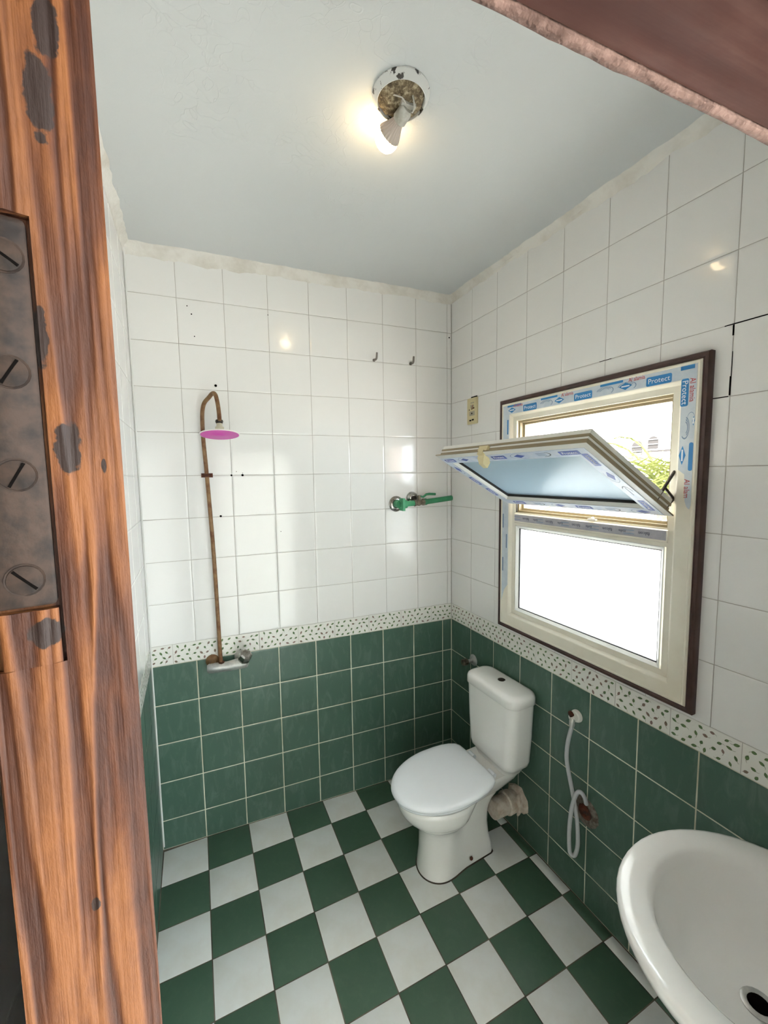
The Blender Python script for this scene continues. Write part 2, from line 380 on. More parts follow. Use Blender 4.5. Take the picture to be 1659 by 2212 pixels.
# back wall (local x from the left corner)
wb = wall_backing('wall_back', (0, 0, 0), 0, [(-.02, W+.06, REC, .16, 0, G, 1), (-.02, W+.06, REC, .16, G, CEIL+.02, 0)], label='back wall of white and green tiles behind the rusty shower pipe')
gx = [0] + [.2*k for k in range(1, 9)] + [W]
wx = [0] + [k*.2048-.004 for k in range(1, 9)] + [W]
bx = cuts(.0955, .2035, 0, W)
tile_wall(wb, 0, W, gx, wx, bx)
for (x, z, r) in ((.352, 2.299, .006), (.404, 1.867, .0045), (.456, 1.867, .0055), (.345, 1.666, .005), (.634, 1.571, .002), (.428, 1.885, .0018), (.457, 1.877, .0018), (.245, 2.655, .0025), (.262, 2.62, .003), (.27, 2.52, .0025), (.61, 2.66, .002), (1.66-.012, 2.66, .004)):
    b = MB(); b.lathe([(r*1.15, .001), (r, -.0012), (r*.55, -.0006)], (0, 0, 0), (0, 1, 0), 7); h = b.build('drill_hole', M_black, wb); h.location = (x, 0, z)
# right wall
TL = 2.03
wr = wall_backing('wall_right', (W, 0, 0), ANG_R, [(-.02, TL, REC, .19, 0, G, 1), (-.02, TL, REC, .19, G, HOLE[2], 0), (-.02, TL, REC, .19, HOLE[3], CEIL+.02, 0),
    (-.02, HOLE[0], REC, .19, HOLE[2], HOLE[3], 0), (HOLE[1], TL, REC, .19, HOLE[2], HOLE[3], 0)], label='right wall of white and green tiles around the window')
gx = [0] + [.1962+.2*k for k in range(0, 10)] + [TL]
wx = [0] + [.1962+.2045*k for k in range(0, 9)] + [TL]
bx = cuts(.095, .2017, 0, TL)
tile_wall(wr, 0, TL, gx, wx, bx, HOLE)
b = MB(); t_ = .04                          # pink plaster reveal lining the hole beyond the window frame
for q in ((HOLE[0]-.001, HOLE[0]+.03, .05, .2, HOLE[2], HOLE[3]), (HOLE[1]-.03, HOLE[1]+.001, .05, .2, HOLE[2], HOLE[3]), (HOLE[0], HOLE[1], .05, .2, HOLE[2]-.001, HOLE[2]+.03), (HOLE[0], HOLE[1], .05, .2, HOLE[3]-.03, HOLE[3]+.001)): b.box(*q)
b.build('reveal', M_reveal, wr, 0)
for (x0, x1, z0, z1) in ((1.4225-.0025, 1.4225+.0015, 2.075, 2.13), (1.42-.05, 1.419, 2.071, 2.0738), (1.40, 1.5, 2.2755, 2.2785), (1.4205, 1.4245, 2.245, 2.275), (.99, 1.04, 2.276, 2.278), (1.423, 1.4245, 2.13, 2.2)):   # open, dirty joints
    b = MB(((x0+x1)/2, 0, (z0+z1)/2)); b.box(x0, x1, -.0003, .001, z0, z1); h = b.build('open_joint', M_black, wr, 0); h.location = ((x0+x1)/2, 0, (z0+z1)/2)
# left wall (local x runs back toward the corner, so tiles lie at negative x)
wl = wall_backing('wall_left', (0, 0, 0), ANG_R + math.pi, [(-TL, .02, REC, .16, 0, G, 1), (-TL, .02, REC, .16, G, CEIL+.02, 0)], label='left wall of white and green tiles beside the open door')
neg = lambda L: [-v for v in reversed(L)]
tile_wall(wl, -TL, 0, neg([0] + [.15+.2*k for k in range(0, 10)] + [TL]), neg([0] + [.16+.2045*k for k in range(0, 10)] + [TL]), neg(cuts(.05, .2017, 0, TL)), None, .0009, .0003)

# floor: checker laid square to the side walls
FO = Vector((.0025, -.0097)); E1 = Vector((.2015, .0102)); E2 = Vector((.0102, -.2005))
fb = MB(); fb.box(-.3, 2.2, YF-.1, .3, -.15, -REC); floor = fb.build('floor', M_grout_f, None, 0); tag(floor, 'checkerboard floor of green and white tiles', kind='structure')
def clip(poly, f):
    out = []
    for i, p in enumerate(poly):
        q = poly[(i+1) % len(poly)]; a, b_ = f(p), f(q)
        if a >= 0: out.append(p)
        if (a >= 0) != (b_ >= 0): out.append(p + (q-p)*(a/(a-b_)))
    return out
_ff = {}
for i in range(-1, 10):
    for j in range(-1, 12):
        c = FO + E1*(i+.5) + E2*(j+.5); h = .5 - .0021/.2*1.0
        poly = [c - E1*h - E2*h, c + E1*h - E2*h, c + E1*h + E2*h, c - E1*h + E2*h]; n0 = 4; area0 = .038
        for f in (lambda p: -p.y-.002, lambda p: p.x + S*p.y - .003, lambda p: W - .003 - p.x - S*p.y, lambda p: p.y - YF):
            poly = clip(poly, f) if poly else poly
        if len(poly) < 3: continue
        ar = abs(sum(p.x*q.y - q.x*p.y for p, q in zip(poly, poly[1:]+poly[:1])))/2
        if ar < .0004: continue
        m = M_white_floor if (i+j) % 2 == 0 else M_green_floor
        if ar > .0388 and (m.name in _ff): me = _ff[m.name]
        else:
            b = MB((c.x, c.y, 0)); cc = sum(poly, Vector((0, 0)))/len(poly)
            b.loft([[(p.x, p.y, -.004) for p in poly], [(p.x, p.y, -.0008) for p in poly], [(p.x + (cc.x-p.x)*.03, p.y + (cc.y-p.y)*.03, 0) for p in poly]], False, True); me = b.data('tile', m, 60)
            if ar > .0388: _ff[m.name] = me
        o = obj('tile', me, floor); o.location = (c.x, c.y, random.uniform(-.0003, .0002))
# ceiling
b = MB(); b.box(-.35, 2.25, YF-.1, .3, CEIL, CEIL+.15); ceil_ = b.build('ceiling', M_ceiling, None, 0); tag(ceil_, 'pale grey painted ceiling with cracked skim coat', kind='structure')
# front wall with the doorway
b = MB(); DX0, DX1, DZ = .262, 1.03, 2.10
b.box(-.2, DX0-.045, YF-.10, YF, 0, CEIL+.01); b.box(DX1+.045, 2.0, YF-.10, YF, 0, CEIL+.01); b.box(DX0-.045, DX1+.045, YF-.10, YF, DZ+.05, CEIL+.01)
tag(b.build('wall_front', M_paint, None, 0), 'plain white wall around the doorway', kind='structure')
# ragged plaster band where walls meet the ceiling
def band(name, p0, p1, nrm, hgt, label):
    p0, p1 = Vector(p0), Vector(p1); L = (p1-p0).length; n = int(L/.02); b = MB(); rows = []; nrm = Vector(nrm).normalized(); rng = random.Random(name)
    ph = 0; ch = 0; rr = []
    for k in range(n+1):
        ph = .8*ph + rng.uniform(-.006, .006); ch = .8*ch + rng.uniform(-.004, .004); q = p0.lerp(p1, k/n); z = Vector((0, 0, 1))
        low = hgt + ph
        rr.append([q - z*low + nrm*-.001, q - z*(low-.004) + nrm*.003, q - z*(low*.5) + nrm*(.005+ch*.3), q - z*.014 + nrm*(.010+ch*.4), q - z*.002 + nrm*(.022+ch), q + nrm*(.03+ch) + z*.001])
    vs_ = [[b.v(p) for p in r] for r in rr]
    for a, c in zip(vs_, vs_[1:]):
        for i in range(5): b.face((a[i], a[i+1], c[i+1], c[i]))
    tag(b.build(name, M_plaster, None, 60), label, kind='structure')
band('trim_1', (0, 0, CEIL), (W, 0, CEIL), (0, -1, 0), .05, 'ragged plaster joint above the back wall tiles')
band('trim_2', RW(0, 0, CEIL), RW(TL, 0, CEIL), (-1, -S, 0), .034, 'ragged plaster joint above the right wall tiles')
band('trim_3', (0, 0, CEIL), (S*2, -2.02, CEIL), (1, S, 0), .05, 'ragged plaster joint above the left wall tiles')
b = MB(); b.tube([(.004, -.003, .02), (.004, -.003, CEIL-.02)], .004, 6); tag(b.build('trim_4', M_paint, None), 'painted corner joint of left and back walls', kind='structure')

# added unseen corridor: cuts the sky behind the doorway, admits daylight at one end
for nm, bx_, m_, lab in (('wall_hall_added', (-3, 1.5, -4.25, -4.15, 0, 2.7), M_paint, 'unseen white corridor wall added to screen the sky outside the doorway'), ('ceiling_hall_added', (-3, 1.5, -4.25, YF-.1, 2.6, 2.7), M_paint, 'unseen corridor ceiling added to screen the sky outside the doorway'), ('floor_hall_added', (-3, 1.5, -4.25, YF-.1, -.15, -.004), M_white_floor, 'unseen pale corridor floor added to bounce light into the doorway'), ('wall_hall_inner_added', (-3, -.2, YF-.1, YF, 0, 2.7), M_paint, 'unseen corridor wall added beside the bathroom to screen the sky'), ('wall_hall_end_added', (-3.1, -3, -4.25, YF, 0, 2.7), M_paint, 'unseen corridor end wall added to keep the sun out'), ('wall_hall_outer_added', (2.0, 2.1, YF-.1, YF, 0, 2.7), M_paint, 'unseen corridor wall added past the bathroom to screen the sky')):
    b = MB(); b.box(*bx_); tag(b.build(nm, m_, None, 0), lab, kind='structure')

# ---------------------------------------------------------------- door leaf (open inward, hinge edge toward the doorway) and frame
PHI = R(11.6); leaf = empty('door_1', (.3115, -2.0, .012), -math.pi + PHI, label='open wooden door leaf seen on its edge with a rusty hinge plate', kind='structure')
# local: +x = across the edge (to the left, away from the opening), +y = toward the doorway, leaf body at negative y ... z up
TH, LN, LH = .0432, .70, 2.055
PZ0, PZ1, PU0, PU1 = 1.8, 1.933, .0232, .0405
blot = [(.013, 1.997, .004, .012), (.0165, 1.975, .0045, .016), (.0165, 1.857, .0045, .010), (.0195, 1.677, .0018, .003), (.022, 1.895, .003, .012), (.0395, 1.978, .003, .02), (.031, 1.95, .002, .004), (.027, 1.79, .006, .006), (.006, 1.85, .001, .003)]
M_doorwood = wood_mat('reddish_raw_wood', [srgb(44, 20, 9), srgb(70, 37, 17), srgb(98, 59, 29), srgb(56, 31, 19)], .008, blot, .6)
b = MB()
b.box(0, TH, -LN, -.004, 0, LH)
def strip(x0, x1, z0, z1, nx=8):
    n = max(2, int((z1-z0)/.012)); rng = random.Random(int(x0*1e5+z0*100)); amp = [rng.uniform(-.0006, .0003) for _ in range(nx+1)]; rows = []
    for k in range(n+1):
        z = z0 + (z1-z0)*k/n; rows.append([(x0 + (x1-x0)*i/nx, amp[i]*(.6+.4*math.sin(z*9+i)) + .0003*math.sin(z*31+i*2) if 0 < i < nx else -.0004, z) for i in range(nx+1)])
    V = [[b.v(p) for p in r] for r in rows]; B = [[b.v((r[0][0], -.0045, r[0][2])), b.v((r[-1][0], -.0045, r[0][2]))] for r in rows]
    for k in range(n):
        for i in range(nx): b.face((V[k][i], V[k][i+1], V[k+1][i+1], V[k+1][i]))
        b.face((B[k][0], V[k][0], V[k+1][0], B[k+1][0])); b.face((V[k][-1], B[k][1], B[k+1][1], V[k+1][-1]))
    b.face([B[0][0]] + V[0] + [B[0][1]]); b.face([B[-1][0]] + V[-1] + [B[-1][1]])
strip(0, PU0-.0014, 0, LH); strip(PU1+.0005, TH, 0, LH, 3); strip(PU0-.0014, PU1+.0005, PZ1+.0015, LH, 6); strip(PU0-.0002, PU1-.001, PZ0-.022, PZ0-.0015, 5); strip(PU0-.0014, PU1+.0005, 0, PZ0-.022, 6)
b.build('door_board', M_doorwood, leaf, 50)
M_plate = mat('dark_rusty_iron', srgb(46, 34, 27), .65, .1, Specular_IOR_Level=.2, var=srgb(24, 18, 15), vscale=120, bump=.5, bscale=220, bdist=.0006)
b = MB()
c0 = ((PU0+PU1)/2, (PZ0+PZ1)/2)
P2 = [(x, z) for x, z, _ in rrect(c0[0], c0[1], (PU1-PU0)/2, (PZ1-PZ0)/2, .0015, 0, 2)]
P3 = [(x, z) for x, z, _ in rrect(c0[0], c0[1], (PU1-PU0)/2-.0006, (PZ1-PZ0)/2-.0006, .0015, 0, 2)]
b.loft([[(x, -.0045, z) for x, z in P2], [(x, -.0012, z) for x, z in P2], [(x, -.0006, z) for x, z in P3]]); plate = b.build('hinge_plate', M_plate, leaf, 40, 'dark rusty iron hinge plate let into the door edge')
for (x, z), a in zip(((.0296, 1.92), (.0306, 1.882), (.0312, 1.847), (.0316, 1.81)), (35, -60, -62, 48)):
    b = MB(); r = .0052
    b.lathe([(r*1.12, -.001), (r*1.12, -.0004), (r*1.0, -.0005), (r*.98, -.0001), (r*.5, .0003)], (0, 0, 0), (0, 1, 0), 20)
    scw = b.build('screw', M_plate, plate); scw.location = (x, 0, z)
    b = MB(); ca, sa = math.cos(R(a)), math.sin(R(a)); l_, w_ = r*.9, .00045
    P = [(l_*ca - w_*sa*q, l_*sa + w_*ca*q) for q in (1, -1)] + [(-l_*ca - w_*sa*q, -l_*sa + w_*ca*q) for q in (-1, 1)]
    b.prism(P, lambda x, z: (x, -.0001, z), lambda x, z: (x, .00042, z)); sl = b.build('screw_slot', M_black, plate, 0); sl.location = (x, 0, z)

M_framewood = wood_mat('brown_frame_wood', [srgb(50, 28, 24), srgb(66, 40, 34), srgb(88, 64, 58), srgb(58, 38, 34)], .03, (), .35, .0006, 0, .15)
M_rawedge = mat('weathered_wood_lip', srgb(118, 92, 82), .85, var=srgb(78, 55, 46), vscale=60, bump=.9, bscale=160, bdist=.003)
LZ = 2.08
b = MB(); x0, x1 = DX0-.04, DX1+.04
b.box(x0, x1, -2.052, -2.0085, LZ+.002, LZ+.07); b.box(x0, x1, -2.0075, -1.999, LZ+.009, LZ+.07); b.box(x0, x1, -2.14, -2.0535, LZ+.0, LZ+.07)
lintel = b.build('trim_5', M_framewood, None, 0); tag(lintel, 'brown wooden door frame head above the doorway', kind='structure')
b = MB(); n = 90; rows = []; rng = random.Random(3); e = 0          # worn lip along the far edge, its lower corner broken
for k in range(n+1):
    x = x0 + (x1-x0)*k/n; e = .7*e + rng.uniform(-.0006, .0006)
    if .475 < x < .49: e -= .0004
    rows.append([(x, -2.0078, LZ+.02), (x, -2.0075, LZ+.0004), (x, -2.0055, LZ-.0004), (x, -2.0025+e, LZ), (x, -2.0008+e*.8, LZ+.002+e*.5), (x, -2.0005, LZ+.02)])
V = [[b.v(p) for p in r] for r in rows]
for a, c in zip(V, V[1:]):
    for i in range(6): b.face((a[i], a[(i+1) % 6], c[(i+1) % 6], c[i]))
b.face(V[0]); b.face(V[-1])
b.build('worn_lip', M_rawedge, lintel, 60, 'pale weathered strip along the frame head')
for nm, xx, lab in (('trim_6', (DX0-.04, DX0), 'brown wooden hinge post of the doorway beside the open door'), ('trim_7', (DX1, DX1+.04), 'brown wooden latch post of the doorway')):
    b = MB(); b.box(xx[0], xx[1], -2.14, -2.052, 0, LZ); b.box(xx[0]-(.012 if nm == 'trim_6' else 0), xx[1]+(.012 if nm == 'trim_7' else -.012), -2.052, -2.012, 0, LZ+.002)
    tag(b.build(nm, M_framewood, None, 0), lab, kind='structure')

# ---------------------------------------------------------------- window
WB = (.92, 0, 1.06)
win = empty('window_1', RW(.92, 0, 1.06), ANG_R, label='cream framed window with an open tilting sash and blown bright frosted pane', kind='structure')
def wbld(b, name, mats, parent=None, ang=35, label=None): return b.build(name, mats, parent or win, ang, label)
b = MB(WB); b.sweep_rect(.458, 1.380, 1.070, 2.215, [(0, 0), (0, -.020), (.004, -.026), (.012, -.027), (.017, -.024), (.022, -.020), (.022, 0)]); wbld(b, 'outer_trim', M_brown, label='dark brown wooden outer trim')
b = MB(WB); b.sweep_rect(.479, 1.361, 1.091, 2.194, [(0, .03), (0, -.026), (.004, -.031), (.009, -.031), (.011, -.029), (.052, -.029), (.058, -.026), (.066, -.014), (.070, -.013), (.087, -.013), (.087, .045), (.03, .045)]); wbld(b, 'main_frame', M_cream)
OX0, OX1, OZ0, OZ1 = .566, 1.274, 1.178, 2.107; MZ0, MZ1 = 1.603, 1.666
b = MB(WB); P = [(-.013, MZ0), (-.013, MZ0+.012), (-.018, MZ0+.016), (-.018, MZ1-.008), (-.010, MZ1-.004), (-.010, MZ1), (.045, MZ1), (.045, MZ0)]
b.loft([[(x, y, z) for y, z in P] for x in (OX0-.004, OX1+.004)]); mull = wbld(b, 'mullion', M_cream)
b = MB(WB); b.sweep_rect(OX0, OX1, MZ1, OZ1, [(0, .0), (.010, .0), (.010, .018), (.020, .020), (.020, .045), (0, .045)]); wbld(b, 'rebate', M_brown_upvc)
# dark brackets in the left jamb, catch on the sill
b = MB(WB); b.box(OX0-.001, OX0+.004, -.011, -.004, 1.667, 1.735); wbld(b, 'friction_stay_track', M_steel_dark)
# fixed lower pane
LX0, LX1 = .568, 1.268
b = MB(WB); b.sweep_rect(LX0, LX1, OZ0-.002, MZ0, [(0, .012), (0, -.012), (.003, -.014), (.014, -.004), (.014, .012)]); bead = wbld(b, 'glazing_bead', M_white_upvc)
b = MB(WB); b.sweep_rect(LX0+.013, LX1-.013, OZ0+.011, MZ0-.013, [(0, .012), (0, -.003), (.004, -.002), (.004, .012)]); wbld(b, 'gasket', M_rubber, bead)
b = MB(WB); b.box(LX0+.01, LX1-.01, .004, .010, OZ0+.008, MZ0-.01); wbld(b, 'fixed_pane', M_frost, None, 0, 'frosted fixed pane blown out by daylight')
# protective film on the frame with its prints (flat print, thin geometry)
def frame_film(pts, name='protective_film', m=M_film, parent=None):
    b = MB(WB); b.prism(pts, lambda x, z: (x, -.0288, z), lambda x, z: (x, -.0296, z)); return wbld(b, name, m, parent, 0, 'torn protective film printed in blue')
fi, fo = .0115, .0535
ftop = frame_film([(.479+fi, 2.194-fi), (.479+fo, 2.194-fo), (1.361-fo, 2.194-fo), (1.361-fi, 2.194-fi)])
fright = frame_film([(1.361-fi, 2.194-fi), (1.361-fo, 2.194-fo), (1.361-fo, 1.86), (1.345-fo+.035, 1.845), (1.361-fo+.024, 1.76), (1.361-fo+.03, 1.742), (1.361-fi-.004, 1.735), (1.361-fi, 1.75)])
fleft = frame_film([(.479+fi, 2.194-fi), (.479+fo, 2.194-fo), (.479+fo, 1.30), (.479+.03, 1.27), (.479+.02, 1.24), (.479+fi, 1.21)])
def flat(name, poly, m, parent, y, cx, cz, rot=0, yd=.0004, base=WB):
    ca, sa = math.cos(rot), math.sin(rot); b = MB(base)
    q = [(cx + x*ca - z*sa, cz + x*sa + z*ca) for x, z in poly]
    b.prism(q, lambda x, z: (x, y, z), lambda x, z: (x, y-yd, z)); return b.build(name, m, parent, 0)
def ring_poly(mb, a, b_, w_, cx, cz, rot, y, a0=0, a1=360, n=20):
    ca, sa = math.cos(rot), math.sin(rot); pr = None
    for k in range(n+1):
        t = R(a0 + (a1-a0)*k/n); q = []
        for s_ in (1, 1 - w_/b_):
            x, z = a*s_*math.cos(t), b_*s_*math.sin(t); q.append(mb.v((cx + x*ca - z*sa, y, cz + x*sa + z*ca)))
        if pr: mb.face((pr[0], q[0], q[1], pr[1]))
        pr = q
def text(body, size, m, parent, y, cx, cz, rot=0, sx=1.0, base=WB, name='lettering'):
    o = obj(name, text_data(body, size, m), parent); o.location = (cx-base[0], y-base[1], cz-base[2]); o.rotation_mode = 'QUATERNION'
    o.rotation_quaternion = (Matrix.Rotation(R(90), 4, 'X') @ Matrix.Rotation(rot, 4, 'Z')).to_quaternion(); o.scale = (sx, 1, 1); return o
def protect_box(parent, y, cx, cz, rot, w_=.082, h_=.03, m=M_blue, txt=True):
    P = [(x, z) for x, z, _ in rrect(0, 0, w_/2, h_/2, .005, 0, 2)]
    flat('print_patch', P, m, parent, y, cx, cz, rot)
    if txt: text('Protect', .0235*w_/.082, M_whiteprint, parent, y-.0006, cx, cz, rot)
def diamond(parent, y, cx, cz, rot, w_=.05, h_=.026, m=M_blue, cut=1.0):
    flat('print_diamond', [(-w_/2, 0), (0, -h_/2), (w_/2, 0), (0, h_/2)], m, parent, y, cx, cz, rot); flat('print_bar', [(-w_*.3, -.0022), (w_*.3, -.0022), (w_*.3, .0022), (-w_*.3, .0022)], M_whiteprint, parent, y-.0004, cx, cz, rot)
def swirl(parent, y, cx, cz, rot, a=.035, h_=.016, m=M_greyblue):
    b = MB(WB)
    for k, f in ((0, 1.0), (1, .8), (2, .6)): ring_poly(b, a*f, h_*f, .0016, cx, cz, rot, y, 30 if k else -40, 170)
    b.build('print_swirl', m, parent, 0)
FY = -.0297
zt = 2.1615
for cx in (.665, .945, 1.235):
    protect_box(ftop, FY, cx-.0, 2.1555, 0); diamond(ftop, FY, cx-.115, 2.158, 0); swirl(ftop, FY, cx-.185+.28 if cx < 1 else cx-.2+.28-.19, 2.156, 0)
    flat('print_patch', [(-.045, 0), (.045, 0), (.045, .0085), (-.045, .0085)], M_blue, ftop, FY, cx-.17 if cx > .7 else cx-.1, 2.1735)
    t = text('Al alamia', .02, M_red, ftop, FY-.0003, cx-.075, 2.176, 0, .8)
rr_ = R(-90)
protect_box(fright, FY, 1.3165, 2.10, rr_, .085, .022); diamond(fright, FY, 1.318, 1.905, rr_, .06, .02); text('Al alamia', .0235, M_red, fright, FY-.0003, 1.338, 2.105, rr_, .85)
swirl(fright, FY, 1.322, 1.99, rr_, .035, .013); protect_box(fright, FY, 1.3425, 1.90, rr_, .088, .012, txt=False); text('Al alam', .0235, M_red, fright, FY-.0003, 1.335, 1.80, rr_, .85)
b = MB(WB); ring_poly(b, .028, .012, .0008, 1.338, 2.01, rr_, FY, 90, 270); b.build('print_ring', M_greyblue, fright, 0); diamond(fright, FY, 1.3455, 2.01, rr_, .03, .008)
flat('print_patch', [(-.02, -.006), (.02, -.006), (.02, .006), (-.02, .006)], M_blue, ftop, FY, 1.322, 2.1755)
for k, z in enumerate((2.08, 1.95, 1.80, 1.62, 1.52, 1.40)):
    flat('print_patch', [(-.035, -.004), (.035, -.004), (.035, .004), (-.035, .004)], M_blue if k < 3 else M_greyblue, fleft, FY, .523 if k % 2 == 0 else .498, z, R(90))
# mullion film with small upside-down script
b = MB(WB); b.prism([(OX0, MZ0+.022), (OX1, MZ0+.022), (OX1, MZ1-.009), (OX0, MZ1-.009)], lambda x, z: (x, -.0178, z), lambda x, z: (x, -.0186, z)); fm = wbld(b, 'mullion_film', M_film_g, mull, 0)
for k in range(5):
    cx = .64 + k*.14
    if cx < 1.26: text('falcon', .017, M_ink, fm, -.0189, cx, 1.6405, math.pi)
    if cx+.06 < 1.26: text('italia', .014, M_ink, fm, -.0189, cx+.06, 1.6405, math.pi, 1.1)
    for zz in (1.6335, 1.646): flat('print_bar', [(-.02, -.0012), (.02, -.0012), (.02, .0012), (-.02, .0012)], M_greyblue, fm, -.0186, min(cx-.055, 1.24), zz)
b = MB(WB); b.lathe([(.006, 0), (.007, .006), (.004, .012)], (.985, -.004, 1.667), (0, 0, 1), 10); b.box(.967, 1.003, -.012, .002, 1.6665, 1.6715); wbld(b, 'catch', M_white_plastic, mull)

# tilting sash: hinge edge near the mullion, top edge leaning into the room
SH, SX0, SX1 = .445, .545, 1.291            # sash height and span along the wall
TILT = math.atan2(.388, .215)               # from vertical
sash = MB(); SB = (0, 0, 0)
prof = [(0, .052), (0, .006), (-.012, .004), (-.012, -.002), (.001, -.006), (.004, -.008), (.044, -.008), (.050, -.004), (.056, .006), (.060, .010), (.060, .045), (.012, .052)]
sash.sweep_rect(SX0-.92, SX1-.92, 0, SH, prof)
so = sash.build('sash', M_white_upvc, win, 35, 'inward tilted sash wrapped in printed film')
so.location = (0, -.048, 1.718-1.06); so.rotation_euler = (TILT, 0, 0)
X0, X1 = SX0-.92, SX1-.92
b = MB(); b.sweep_rect(X0-.0125, X1+.0125, -.0125, SH+.0125, [(0, -.0015), (-.001, -.001), (-.001, .002), (0, .004)]); b.sweep_rect(X0, X1, 0, SH, [(-.0005, .006), (-.0005, .020), (.004, .022), (.004, .026), (-.002, .028), (-.002, .036), (.005, .038), (.005, .053), (.012, .053)]); b.build('sash_edge', M_brown_upvc, so, 35, 'tan grooved edge profile')
b = MB(); b.sweep_rect(X0+.059, X1-.059, .059, SH-.059, [(0, .006), (0, .0035), (.006, .008), (.006, .014), (0, .014)]); b.build('gasket', M_rubber, so)
b = MB(); b.box(X0+.058, X1-.058, .012, .018, .058, SH-.058); b.build('glass_pane', M_frost_blue, so, 0, 'pale blue frosted glass')
sf = None
for pts in ([(X0+.003, SH-.003), (X0+.046, SH-.046), (X1-.046, SH-.046), (X1-.003, SH-.003)], [(X0+.003, .003), (X0+.046, .046), (X1-.046, .046), (X1-.003, .003)],
            [(X0+.003, .003), (X0+.046, .046), (X0+.046, SH-.046), (X0+.003, SH-.003)], [(X1-.003, .003), (X1-.046, .046), (X1-.046, SH-.046), (X1-.003, SH-.003)]):
    b = MB(); b.prism(pts, lambda x, z: (x, -.0075, z), lambda x, z: (x, -.0086, z)); b.build('sash_film', M_film_b, so, 0)
Z0 = (0, 0, 0)
def sprint(kind, cx, cz, rot):
    if kind == 'box': flat('print_patch', [(x, z) for x, z, _ in rrect(0, 0, .036, .011, .003, 0, 2)], M_navy, so, -.0087, cx, cz, rot, base=Z0); text('Protect', .018, M_whiteprint, so, -.0093, cx, cz, rot, base=Z0)
    elif kind == 'dia':
        flat('print_diamond', [(-.026, 0), (0, -.011), (.026, 0), (0, .011)], M_navy, so, -.0087, cx, cz, rot, base=Z0); bb = MB(); ring_poly(bb, .042, .017, .0012, cx, cz, rot, -.0088, 60, 300); bb.build('print_ring', M_greyblue, so, 0)
    else:
        bb = MB(); ring_poly(bb, .034, .014, .002, cx, cz, rot, -.0088, -90, 60); bb.build('print_swirl', M_ink, so, 0)
        for q in (-.005, .002, .009): flat('print_bar', [(-.022, -.0008), (.015, -.0008), (.015, .0008), (-.022, .0008)], M_greyblue, so, -.0087, cx, cz+q, rot, base=Z0)
for k, kd in enumerate(('box', 'dia', 'swl', 'box', 'dia', 'swl', 'box')): sprint(kd, X0+.06+k*.103, SH-.024, 0)
for k, kd in enumerate(('box', 'swl', 'dia', 'box', 'swl', 'dia')): sprint(kd, X0+.11+k*.115, .024, 0)
for k, kd in enumerate(('dia', 'box', 'box')): sprint(kd, X0+.024, SH-.10-k*.11, R(90))
for k, kd in enumerate(('box', 'dia', 'swl', 'box')): sprint(kd, X1-.024, SH-.07-k*.1, R(90))
# latch handle in the middle of the free edge
b = MB(); hx = X0+.30
b.box(hx-.026, hx+.026, .000, .026, SH+.000, SH+.010); b.box(hx-.014, hx+.014, -.012, .008, SH-.004, SH+.014)
b.loft([[(hx-.018, -.009, SH+.004), (hx+.018, -.009, SH+.004), (hx+.018, -.009, SH-.022), (hx-.018, -.009, SH-.022)], [(hx-.019, -.020, SH+.002), (hx+.019, -.020, SH+.002), (hx+.019, -.022, SH-.034), (hx-.019, -.022, SH-.034)], [(hx-.012, -.040, SH-.012), (hx+.012, -.040, SH-.012), (hx+.012, -.043, SH-.038), (hx-.012, -.043, SH-.038)]])
b.build('latch_handle', M_switch, so, 30, 'cream plastic latch handle')
# friction stay arms between sash side and frame
for px, sgn in ((SX1-.92-.004, -1), (SX0-.92+.004, 1)):
    b = MB(); yy = lambda o: -o
    for (o0, z0), (o1, z1) in (((.11, 1.755), (.005, 1.86)), ((.062, 1.805), (.01, 1.765)), ((.065, 1.728), (.004, 1.768))):
        b.tube([(px, -o0, z0-1.06), (px, -o1, z1-1.06)], .005, 6)
    b.build('friction_stay', M_steel_dark, win)

# ---------------------------------------------------------------- toilet (local: x along the wall t, y into the room; built facing +y)
TT = .552
def TF(x, y, z): return (x, -y, z)        # parent's local +y points outward through the wall
def TS(x, y, z): return TF(x + (y-.62)*.038, y, z)
toi = empty('toilet', RW(TT, 0, 0), ANG_R + R(1.6), label='white close coupled toilet with closed seat standing beside the rear corner', cat='toilet')
def slice_(z, front, oc, wf, back, wbk, n=16, pw=.5):
    P = []
    for k in range(n*2+1):
        a = R(-90 + 180*k/(2*n)); c, s_ = math.cos(a), math.sin(a)
        P.append((wf*s_, oc + (front-oc)*abs(c)**.92, z))
    m = 10                                  # side runs from (wf, oc) to (wbk, back+r), concave
    side = []
    for k in range(1, m+1):
        u = k/m; e = min(1, u/.45); e = e*e*(3-2*e); side.append((wf + (wbk-wf)*min(1, e*1.0), oc + (back + .02 - oc)*u, z))
    side += [(wbk-.006, back+.006, z), (wbk-.02, back, z)]
    return P + side + [(-x, y, zz) for x, y, zz in reversed(side)]
SL = [(.000, .566, .455, .100, .185, .088), (.012, .567, .455, .101, .184, .089), (.05, .562, .452, .097, .19, .086), (.10, .556, .45, .094, .20, .078), (.16, .554, .448, .095, .205, .074), (.215, .558, .446, .100, .20, .072),
      (.245, .575, .444, .114, .19, .073), (.275, .605, .442, .140, .175, .077), (.295, .626, .440, .156, .155, .082), (.304, .630, .439, .159, .148, .084), (.31, .640, .438, .166, .14, .088), (.318, .648, .437, .172, .125, .092), (.34, .660, .435, .178, .09, .104), (.36, .667, .432, .182, .06, .114), (.380, .672, .430, .185, .04, .120), (.394, .674, .43, .186, .035, .122), (.402, .668, .43, .181, .04, .118)]
b = MB(); b.loft([[TS(*p) for p in slice_(z, *q)] for z, *q in SL]); pan = b.build('pan', M_porcelain, toi, 50)
